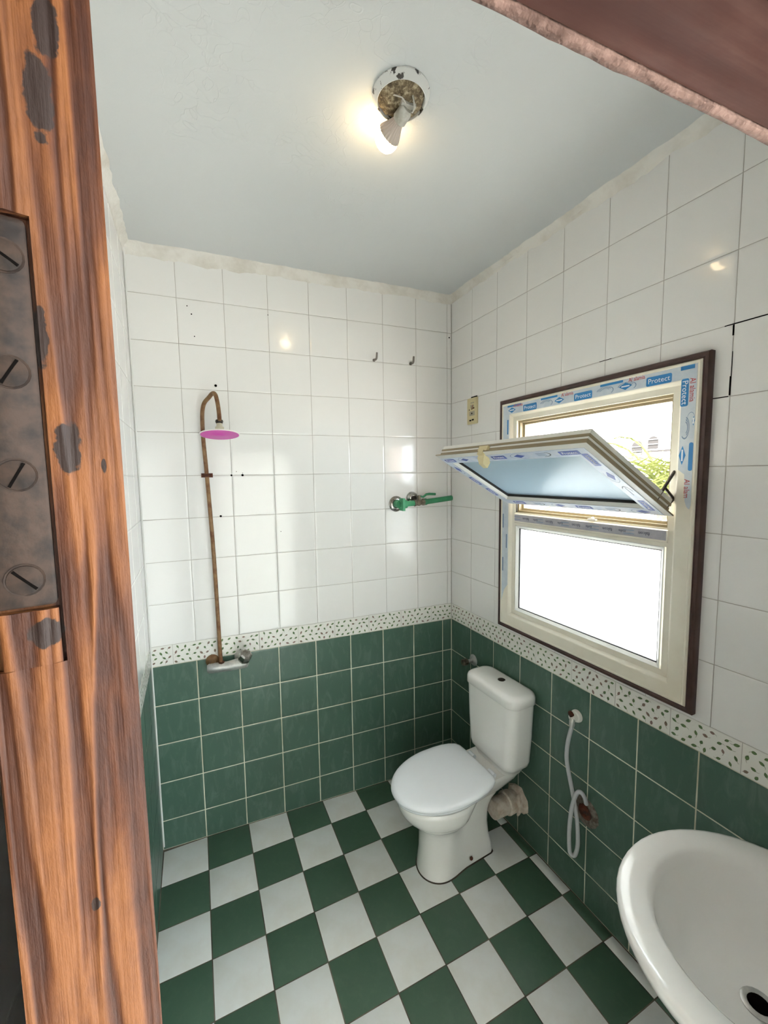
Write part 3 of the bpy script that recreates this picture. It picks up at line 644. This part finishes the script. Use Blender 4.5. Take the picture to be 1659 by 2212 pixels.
b = MB(); b.loft([[TS(*p) for p in slice_(z, *q)] for z, *q in ((.0002, .571, .455, .105, .180, .093), (.0035, .569, .455, .103, .182, .091))]); b.build('base_seal', mat('grimy_seal', srgb(70, 60, 50), .9), toi, 0, 'grimy sealant line around the foot')
# cistern: body and lid
b = MB(); cy = .092
b.loft([[TF(*p) for p in rrect(0, cy, hw, hd, r, z)] for z, hw, hd, r in ((.402, .120, .055, .04), (.435, .135, .066, .04), (.447, .150, .076, .045), (.47, .157, .078, .046), (.6, .168, .079, .047), (.75, .175, .080, .048), (.778, .176, .080, .048))]); cis = b.build('cistern', M_porcelain, toi, 50)
b = MB(); b.loft([[TF(*p) for p in rrect(0, cy, hw, hd, r, z, 8)] for z, hw, hd, r in ((.770, .180, .085, .05), (.772, .182, .087, .052), (.802, .181, .086, .052), (.813, .177, .082, .05), (.820, .168, .073, .045), (.823, .152, .060, .04), (.824, .05, .02, .015))]); lid = b.build('cistern_lid', M_porcelain, toi, 60)
b = MB(); b.lathe([(.022, 0), (.022, .003), (.019, .0035)], TF(0, cy-.012, .8205), (0, 0, 1), 24); b.lathe([(.016, 0), (.016, .0045), (.013, .005)], TF(0, cy-.012, .8205), (0, 0, 1), 24); b.build('flush_button', M_steel_dark, lid, 40, 'dark chrome flush button')
# seat ring edge and closed lid
def seat_ring(z, g):
    P = []; n = 22; wf, oc, fr, bk_ = .191+g, .425, .697+g, .222-g
    for k in range(2*n+1):
        a = R(-90 + 180*k/(2*n)); P.append((wf*math.sin(a), oc + (fr-oc)*math.cos(a), z))
    for x, y in ((wf*.99, .36), (wf*.955, .31), (wf*.89, .268), (wf*.80, .238), (wf*.68, bk_+.002), (wf*.5, bk_)): P.append((x, y, z))
    return P + [(-x, y, z) for x, y, _ in reversed(P[2*n+1:])]
def dome(z, sc_, dz=0): return [(x*sc_, .455 + (y-.455)*sc_, z) for x, y, _ in seat_ring(0, 0)]
b = MB(); b.loft([[TS(*p) for p in seat_ring(z, g)] for z, g in ((.402, -.02), (.404, -.012), (.412, -.008), (.418, -.008), (.420, -.014))]); b.build('seat', M_seat, toi, 50)
b = MB(); b.loft([[TS(*p) for p in q] for q in (dome(.421, .965), dome(.422, .99), dome(.428, 1.0), dome(.434, .997), dome(.440, .97), dome(.444, .92), dome(.4465, .8), dome(.448, .5), dome(.4485, .1))]); b.build('seat_lid', M_seat, toi, 70)
for sx in (-.075, .075):
    b = MB(); b.lathe([(.012, 0), (.012, .04)], TF(sx-.02, .205, .418), (1, 0, 0), 12); b.build('seat_hinge', M_seat, toi)
for sx in (-1, 1):
    b = MB(); b.lathe([(.009, 0), (.008, .004), (.003, .006)], TF(sx*.0865, .335, .045), (sx, 0, .2), 10); b.build('floor_bolt', M_rust_deep, toi, 40, 'rusty floor bolt')
# waste pipe behind the pan
wp = empty('waste_pipe', RW(.60, 0, .14), ANG_R, label='white taped waste pipe between toilet and wall', cat='pipe')
b = MB(); b.lathe([(.045, .004), (.045, .05), (.054, .052), (.056, .085), (.047, .09), (.047, .17)], (0, 0, .055), (0, -1, 0), 20); b.build('pipe', M_cloth, wp)
b = MB(); rng = random.Random(5); b.lathe([(.07, .0005), (.066, .012), (.058, .02), (.048, .024)], (0, 0, .055), (0, -1, 0), 16)
for v in b.bm.verts: v.co += Vector((rng.uniform(-.006, .006), 0, rng.uniform(-.006, .006)))
b.build('tape_wrap', M_cloth, wp)
b = MB(); b.tube([(.03, -.03, .10), (.055, -.045, .085), (.06, -.05, .05), (.05, -.05, .015)], [.012, .014, .012, .005], 8, sm=4); b.build('loose_tape', M_cloth, wp)

# ---------------------------------------------------------------- wash basin
BC = (1.712, .318)
bas = empty('wash_basin', RW(BC[0], 0, .64), ANG_R, label='white oval wash basin fixed to the tiled wall near the doorway', cat='sink')
def ell(a, bb, z, ox=0, oy=0, n=56):
    P = []
    for k in range(n):
        t = 2*math.pi*k/n; P.append((ox + a*math.cos(t), -max(.012, BC[1] + oy + bb*math.sin(t)), z-.64))
    return P
rings = [ell(.03, .03, .655, 0, .03), ell(.10, .10, .662, 0, .025), ell(.16, .165, .685, 0, .015), ell(.20, .21, .725, 0, .0), ell(.218, .227, .765, 0, -.006), ell(.227, .235, .786, 0, -.008), ell(.238, .246, .795, 0, -.008), ell(.262, .275, .799), ell(.284, .300, .801), ell(.292, .309, .799), ell(.295, .313, .793), ell(.294, .312, .783), ell(.287, .304, .762), ell(.262, .275, .725), ell(.21, .22, .675), ell(.13, .14, .645, 0, -.06), ell(.08, .10, .64, 0, -.10)]
b = MB(); b.loft(rings); b.build('bowl', M_porcelain, bas, 60)
b = MB(); b.lathe([(.032, 0), (.034, .002), (.030, .004), (.022, .003), (.018, -.002)], (0, -(BC[1]+.028), .6565-.64), (0, 0, 1), 20); dr = b.build('drain', M_chrome_dull, bas)
b = MB(); b.lathe([(.0215, .0), (.02, .001)], (0, -(BC[1]+.028), .659-.64), (0, 0, 1), 20); b.build('drain_hole', M_black, dr)
b = MB(); b.tube([(0, -.24, .02), (0, -.24, -.10), (0, -.2, -.15), (0, -.10, -.15), (0, -.0, -.13)], .02, 12, sm=4); b.build('trap', M_white_plastic, bas)

# ---------------------------------------------------------------- bidet hose, its valve, rusty outlet
hs = empty('bidet_hose', RW(.95, .0, .22), ANG_R, label='grey bidet hose hanging in a loop from a white wall valve', cat='hose')
HB = (.95, 0, .22); H = lambda t, o, z: (t-.95, -o, z-.22)
pts = [(.945, .034, .80), (.943, .045, .77), (.934, .05, .709), (.931, .05, .643), (.942, .047, .577), (.956, .043, .515), (.965, .038, .461), (.976, .034, .40), (.983, .034, .34), (.986, .036, .28), (.981, .042, .237), (.972, .049, .228), (.964, .056, .242), (.961, .058, .30), (.961, .057, .36), (.965, .054, .43), (.975, .05, .49), (.988, .046, .526), (1.0, .038, .528), (1.006, .026, .505), (1.005, .015, .475)]
b = MB(); b.tube([H(*p) for p in pts], .0085, 12, sm=5); b.build('hose', M_hose, hs)
b = MB(); b.lathe([(.026, 0), (.026, .006), (.023, .014), (.017, .016), (.015, .036), (.010, .038)], H(.938, .0005, .822), (0, -1, 0), 24); b.build('wall_flange', M_white_plastic, hs)
b = MB(); b.lathe([(.0105, 0), (.0105, .014), (.007, .02)], H(.938, .033, .830), (-.2, -.15, .4), 10); b.build('rusty_stem', M_rust_deep, hs, 40, 'rust stained valve stem')
b = MB(); b.lathe([(.011, 0), (.012, .012), (.010, .03), (.0095, .036)], H(.942, .034, .822), (.05, -.25, -1), 14); b.build('hose_nut', M_chrome_dull, hs)
fl_ = empty('rusty_outlet', RW(.992, 0, .425), ANG_R, label='rusted round pipe outlet in the green wall behind the hose', cat='pipe outlet')
b = MB(); rng = random.Random(9); b.lathe([(.062, .0005), (.058, .004), (.050, .009), (.040, .010), (.032, .006)], (0, 0, 0), (0, -1, 0), 26, False, False)
for v in b.bm.verts: v.co += Vector((rng.uniform(-.002, .002), rng.uniform(-.001, .001), rng.uniform(-.002, .002)))
b.build('flange', mat('corroded_flange', srgb(128, 122, 112), .6, .3, var=srgb(84, 70, 58), vscale=60), fl_)
b = MB(); b.lathe([(.034, .0005), (.031, .007), (.016, .012), (.010, .007)], (0, 0, 0), (0, -1, 0), 18); b.build('rust_crust', M_rust_deep, fl_)
av = empty('angle_valve', RW(.228, 0, .775), ANG_R, label='small dull chrome stop valve on the green wall above the cistern', cat='valve')
b = MB(); b.lathe([(.033, .0005), (.033, .004), (.024, .012), (.014, .014)], (0, 0, 0), (0, -1, 0), 24); b.build('flange', M_chrome_dull, av)
b = MB(); b.lathe([(.011, .01), (.011, .05)], (0, 0, 0), (0, -1, 0), 14); b.build('stem', M_chrome_dull, av)
b = MB(); b.lathe([(.014, .045), (.019, .048), (.019, .078), (.016, .081)], (0, 0, 0), (0, -1, 0), 10); b.build('knob', M_brass, av, 30)

# ---------------------------------------------------------------- shower
sh = empty('shower', (.30, 0, .92), 0, label='rusty shower riser with gooseneck, magenta shower head and old mixer', cat='shower')
SBs = (.30, 0, .92)
b = MB(SBs); b.tube([(.315, -.06, .935), (.311, -.06, 1.0), (.305, -.06, 1.48), (.293, -.06, 1.868), (.286, -.06, 2.03), (.286, -.061, 2.12), (.289, -.063, 2.168), (.299, -.07, 2.203), (.320, -.098, 2.224), (.337, -.128, 2.238), (.348, -.153, 2.228), (.355, -.178, 2.19), (.359, -.194, 2.145), (.360, -.2, 2.105)], .0092, 14, sm=6); riser = b.build('riser_pipe', M_rust, sh)
b = MB(SBs); b.lathe([(.0135, -.008), (.0135, .008)], (.293, -.06, 1.868), (0, 0, 1), 16); b.box(.268, .319, -.053, -.047, 1.858, 1.878); b.box(.288, .298, -.05, .0005, 1.862, 1.874)
for xx in (.272, .315): b.lathe([(.004, 0), (.004, .026)], (xx, -.04, 1.868), (0, -1, 0), 8)
b.build('wall_clamp', M_rust_deep, sh, 40, 'dark rusty wall clamp')
ax = Vector((0, math.sin(R(9)), math.cos(R(9)))); hp = Vector((.3585, -.2, 2.046))
b = MB(SBs); b.lathe([(.015, .066), (.017, .060), (.015, .054), (.013, .050)], hp, ax, 14); b.build('collar', M_steel_dark, sh)
b = MB(SBs); b.lathe([(.084, -.001), (.085, .002), (.083, .004), (.05, .009), (.024, .013), (.019, .016)], hp, ax, 36); hd = b.build('shower_head', M_white_plastic, sh, 50)
b = MB(SBs); b.lathe([(.019, .0155), (.0185, .034), (.0125, .036), (.0125, .052)], hp, ax, 20); b.build('neck', mat('cream_plastic', srgb(206, 198, 176), .45), hd, 40)
b = MB(SBs); b.lathe([(.081, .0005), (.080, -.0022), (.02, -.0035), (.018, -.005), (.012, -.0055)], hp, ax, 36); b.build('spray_face', M_pink, hd, 60, 'bright magenta spray face')
mx = sh; MXB = SBs
for xx, mm in ((.272, M_rust), (.408, M_chrome_dull)):
    b = MB(MXB); b.lathe([(.032, .0005), (.031, .006), (.020, .014), (.015, .018), (.014, .058)], (xx, 0, .937), (0, -1, 0), 24); b.build('wall_flange', mm, mx)
b = MB(MXB); b.tube([(.248, -.062, .925), (.256, -.062, .925), (.29, -.063, .924), (.34, -.064, .922), (.40, -.066, .926), (.43, -.068, .930), (.44, -.068, .932)], [.016, .022, .024, .023, .027, .027, .014], 18); b.build('mixer_body', M_chrome_dull, mx, 40, 'limescaled old chrome mixer body')
b = MB(MXB); b.lathe([(.014, 0), (.016, .016), (.012, .02)], (.314, -.061, .93), (0, 0, 1), 8); b.build('union_nut', M_rust_deep, mx)
b = MB(MXB); b.lathe([(.018, .0), (.021, .016), (.030, .020), (.034, .034), (.030, .060), (.022, .066)], (.412, -.07, .936), (.30, -.55, .8), 7); b.build('knob', M_chrome, mx, 20, 'faceted chrome knob')

# ---------------------------------------------------------------- green pipe stub with ball valve
gp = empty('water_outlet', (1.30, 0, 1.65), 0, label='green plastic pipe stub with ball valve out of a corroded wall flange', cat='pipe')
GB = (1.30, 0, 1.65)
b = MB(GB); b.lathe([(.045, .0005), (.045, .004), (.038, .012), (.026, .014), (.022, .010)], (1.292, 0, 1.69), (0, -1, 0), 28); b.build('wall_flange', M_chrome, gp, 40, 'corroded chrome wall flange')
b = MB(GB); b.lathe([(.021, .006), (.021, .05), (.024, .05), (.024, .066)], (1.292, 0, 1.69), (0, -1, 0), 20); b.tube([(1.285, -.072, 1.69), (1.298, -.072, 1.69), (1.325, -.072, 1.692), (1.326, -.072, 1.692)], [.018, .024, .024, .018], 20); b.box(1.292, 1.306, -.10, -.05, 1.655, 1.725)
b.build('elbow', M_green_ppr2, gp, 40)
b = MB(GB); b.tube([(1.322, -.072, 1.692), (1.378, -.072, 1.695)], .0165, 8); b.build('adapter', M_green_ppr2, gp, 20)
b = MB(GB); b.tube([(1.374, -.072, 1.695), (1.384, -.072, 1.6955), (1.390, -.072, 1.696), (1.405, -.072, 1.697), (1.422, -.072, 1.698), (1.428, -.072, 1.6985), (1.440, -.072, 1.699)], [.020, .020, .015, .020, .015, .020, .020], 8); b.lathe([(.009, 0), (.009, .03), (.006, .034)], (1.406, -.072, 1.705), (0, 0, 1), 10); val = b.build('ball_valve', M_brass, gp, 25, 'dull nickel ball valve')
b = MB(GB); b.tube([(1.412, -.072, 1.734), (1.432, -.072, 1.728), (1.452, -.072, 1.742), (1.47, -.072, 1.744), (1.512, -.072, 1.742)], [.005, .006, .007, .0075, .007], 8); b.build('lever', M_green_ppr, val)
b = MB(GB); b.tube([(1.436, -.072, 1.699), (1.452, -.072, 1.7), (1.453, -.072, 1.7), (1.622, -.070, 1.716)], [.019, .019, .0155, .0155], 18); b.build('pipe', M_green_ppr, gp)
cp = empty('capped_outlet', (1.395, 0, 1.72), 0, label='chrome dome wall flange with a dark open pipe end', cat='pipe outlet')
CB = (1.395, 0, 1.72)
b = MB(CB); b.lathe([(.038, .0005), (.037, .006), (.028, .018), (.018, .024), (.016, .024)], (1.395, 0, 1.72), (0, -1, 0), 28); b.build('dome_flange', M_chrome, cp)
b = MB(CB); b.lathe([(.0155, .01), (.0155, .034), (.012, .035), (.011, .028)], (1.395, 0, 1.72), (0, -1, 0), 16); b.build('pipe_end', M_steel_dark, cp)

# ---------------------------------------------------------------- hooks, switch plate
hk = None
for (x, z), lab in (((1.171, 2.489), 'small grey steel wall hook above the green pipe, further from the room corner'), ((1.394, 2.488), 'small grey steel wall hook above the green pipe, closer to the room corner')):
    b = MB(); b.tube([(0, .0, 0), (0, -.012, 0), (.001, -.026, -.002), (.004, -.030, .006), (.007, -.028, .034)], [.006, .0055, .0055, .0055, .005], 10, sm=3); b.lathe([(.0085, .0), (.007, .004)], (0, 0, 0), (0, -1, 0), 12)
    o = b.build('wall_hook', mat('grey_steel', srgb(128, 122, 116), .45, .5), None); o.location = (x, -.0003, z); tag(o, lab, 'hook', 'steel hooks on the back wall')
swp = empty('switch_plate', RW(.211, 0, 2.133), ANG_R, label='aged cream socket plate with missing modules on the white tiles', cat='switch')
b = MB(); b.loft([[(x, y, z) for x, z, _ in rrect(0, .071, hw, hh, .004, 0, 3)] for y, hw, hh in ((-.0005, .044, .0715), (-.007, .044, .0715), (-.0095, .041, .0685))]); b.build('plate', M_switch, swp, 40)
b = MB(); b.box(-.020, .026, -.0102, -.0088, .045, .069); b.build('module', mat('grey_module', srgb(176, 170, 148), .5), swp, 0)
b = MB(); b.box(-.002, .006, -.0106, -.0095, .054, .061); b.build('module_slot', M_black, swp, 0)
for (x, z, w_, h_) in ((-.022, .079, .006, .006), (.002, .082, .008, .007), (.016, .085, .014, .007), (-.012, .020, .016, .008), (.010, .022, .018, .008)):
    b = MB(); b.box(x-w_/2, x+w_/2, -.0101, -.009, z-h_/2, z+h_/2); b.build('opening', M_rust_deep if z > .05 else M_niche, swp, 0)
b = MB(); b.box(-.012, .018, -.0101, -.009, .088, .104); b.box(-.010, .020, -.0101, -.009, .112, .118); b.build('module_frame', MATS['grey_module'], swp, 0)
b = MB(); b.tube([(.006, -.009, .085), (.010, -.016, .09), (.016, -.014, .097), (.008, -.011, .10)], .0018, 6, sm=3); b.build('wire_end', mat('copper_wire', srgb(160, 92, 60), .4, .6), swp)
b = MB(); b.box(-.016, .036, -.002, .0005, .1425, .150); b.build('box_gap', M_black, swp, 0)

# ---------------------------------------------------------------- ceiling light
LC = Vector((.857, -1.075, CEIL))
cl = empty('ceiling_light', LC, 0, label='broken round ceiling light with one bare glowing bulb', cat='light')
b = MB(LC); b.lathe([(.078, 0), (.079, .004), (.076, .009), (.071, .016), (.067, .021), (.065, .0205), (.063, .010)], LC, (0, 0, -1), 40, True, False); b.build('base_ring', M_peeled, cl)
b = MB(LC); b.lathe([(.064, .009), (.058, .016), (.04, .020), (.02, .021)], LC, (0, 0, -1), 36, False, True); rng = random.Random(2)
for v in b.bm.verts: v.co += Vector((rng.uniform(-.003, .003), rng.uniform(-.003, .003), rng.uniform(-.005, .003)))
b.build('crumbled_lining', M_wool, cl, 70, 'brown crumbled lining of the fixture')
BD = Vector((-.30, .88, -.30)).normalized(); b0 = LC + Vector((.018, .0, -.030))
b = MB(LC); b.lathe([(.014, 0), (.019, .006), (.020, .034), (.017, .038)], b0, BD, 20); b.box(b0.x-.02, b0.x+.022, b0.y-.012, b0.y+.01, LC.z-.03, LC.z-.012); sk = b.build('socket', M_socket, cl)
b = MB(LC); b.tube([LC + Vector((.02, -.03, -.018)), LC + Vector((.03, -.02, -.034)), LC + Vector((.034, .0, -.034)), b0 + Vector((.012, .004, .004))], .0022, 6, sm=4); b.tube([LC + Vector((-.03, -.01, -.018)), LC + Vector((-.01, -.03, -.036)), LC + Vector((.01, -.012, -.034)), b0], .0018, 6, sm=4); b.build('wire', mat('grey_wire', srgb(200, 196, 186), .5), cl)
b = MB(LC); n = 44; rings = []; A = BD.orthogonal().normalized(); Bv = BD.cross(A)
for r, h in ((.0145, .034), (.016, .04), (.020, .050), (.026, .062), (.0315, .073), (.034, .080)):
    rings.append([b0 + BD*h + (A*math.cos(2*math.pi*k/n) + Bv*math.sin(2*math.pi*k/n))*(r*(1.03 if k % 2 == 0 else .96)) for k in range(n)])
b.loft(rings); bulb = b.build('bulb', M_bulbbody, cl, 25)
b = MB(LC); b.lathe([(.0335, .0805), (.035, .089), (.034, .098), (.0305, .107), (.024, .115), (.015, .120), (.005, .122)], b0, BD, 28); b.build('bulb_globe', M_glow, bulb, 60, 'glowing warm white globe')

# ---------------------------------------------------------------- outside: facing house, palm, street
b = MB(); b.box(-40, 60, -40, 60, -3.3, -3.2); tag(b.build('ground', M_ground, None, 0), 'pale street ground below the window', 'ground', kind='structure')
hs_ = empty('house', (16, 8, -3.2), 0, label='sunlit white house with small arched windows seen through the window', cat='building')
b = MB((16, 8, -3.2)); b.box(16, 22, -2, 24, -3.2, 9); b.build('wall', M_facade, hs_, 0)
for (y, z0, z1, wd) in ((9.52, 2.47, 3.07, .46), (8.87, 2.71, 3.2, .42)):
    b = MB((16, 8, -3.2)); P = [(-wd/2, z0), (wd/2, z0)] + [(wd/2*math.cos(R(a)), z1-wd/2 + wd/2*math.sin(R(a))) for a in range(0, 181, 20)]
    b.prism(P, lambda q, z, y=y: (16.02, y+q, z), lambda q, z, y=y: (15.985, y+q, z)); wn = b.build('arched_window', M_niche, hs_, 0)
    for zz in (z0+.16, z0+.34):
        b = MB((16, 8, -3.2)); b.box(15.955, 15.99, y-wd/2, y+wd/2, zz, zz+.045); b.build('glazing_bar', mat('grey_bar', srgb(66, 64, 62), .9, Specular_IOR_Level=0.), wn, 0)
    b = MB((16, 8, -3.2)); b.box(15.88, 16, y-wd*.9-.4, y+wd*.7, z0-.13, z0-.05); b.build('ledge', M_niche, hs_, 0)
pl = empty('palm_tree', (5.1, 1.0, -3.2), 0, label='green date palm with arching fronds outside the window', cat='tree')
PB = Vector((5.1, 1.0, -3.2)); crown = Vector((5.1, .95, 1.42))
b = MB(PB); b.tube([PB, (5.08, .96, -1), crown], [.2, .17, .15], 12); b.build('trunk', M_trunk, pl)
rng = random.Random(11)
for k in range(22):
    az = 2*math.pi*k/22 + rng.uniform(-.12, .12); el = rng.uniform(.45, 1.35); L = rng.uniform(1.4, 2.0); b = MB(PB); pts = []
    for i in range(12):
        u = i/11; hr = L*u*math.cos(el)*(1+.25*u); zz = L*u*math.sin(el) - .55*L*u*u
        pts.append(crown + Vector((math.cos(az)*hr, math.sin(az)*hr, zz)))
    b.tube(pts, [.016*(1-.8*i/11)+.003 for i in range(12)], 5)
    fr_ = b.build('frond_stem', M_palm, pl); b = MB(PB); P = catmull(pts, 4)
    for i in range(5, len(P)-1, 2):
        d = (P[i+1]-P[i-1]).normalized(); side = d.cross(Vector((0, 0, 1))).normalized(); u = i/len(P); ll = .34*math.sin(math.pi*min(1, .15+u*.85))+.05
        for sg in (-1, 1):
            q = (side*sg*.75 + d*.7 + Vector((0, 0, rng.uniform(-.25, .15)))).normalized(); wv = d.cross(q).cross(q).normalized()*.011; tip = P[i] + q*ll
            b.face([b.v(P[i]-wv), b.v(P[i]+wv), b.v(P[i]+q*ll*.6+wv), b.v(tip), b.v(P[i]+q*ll*.6-wv)])
    b.build('frond_leaflets', M_palm, fr_, 0)
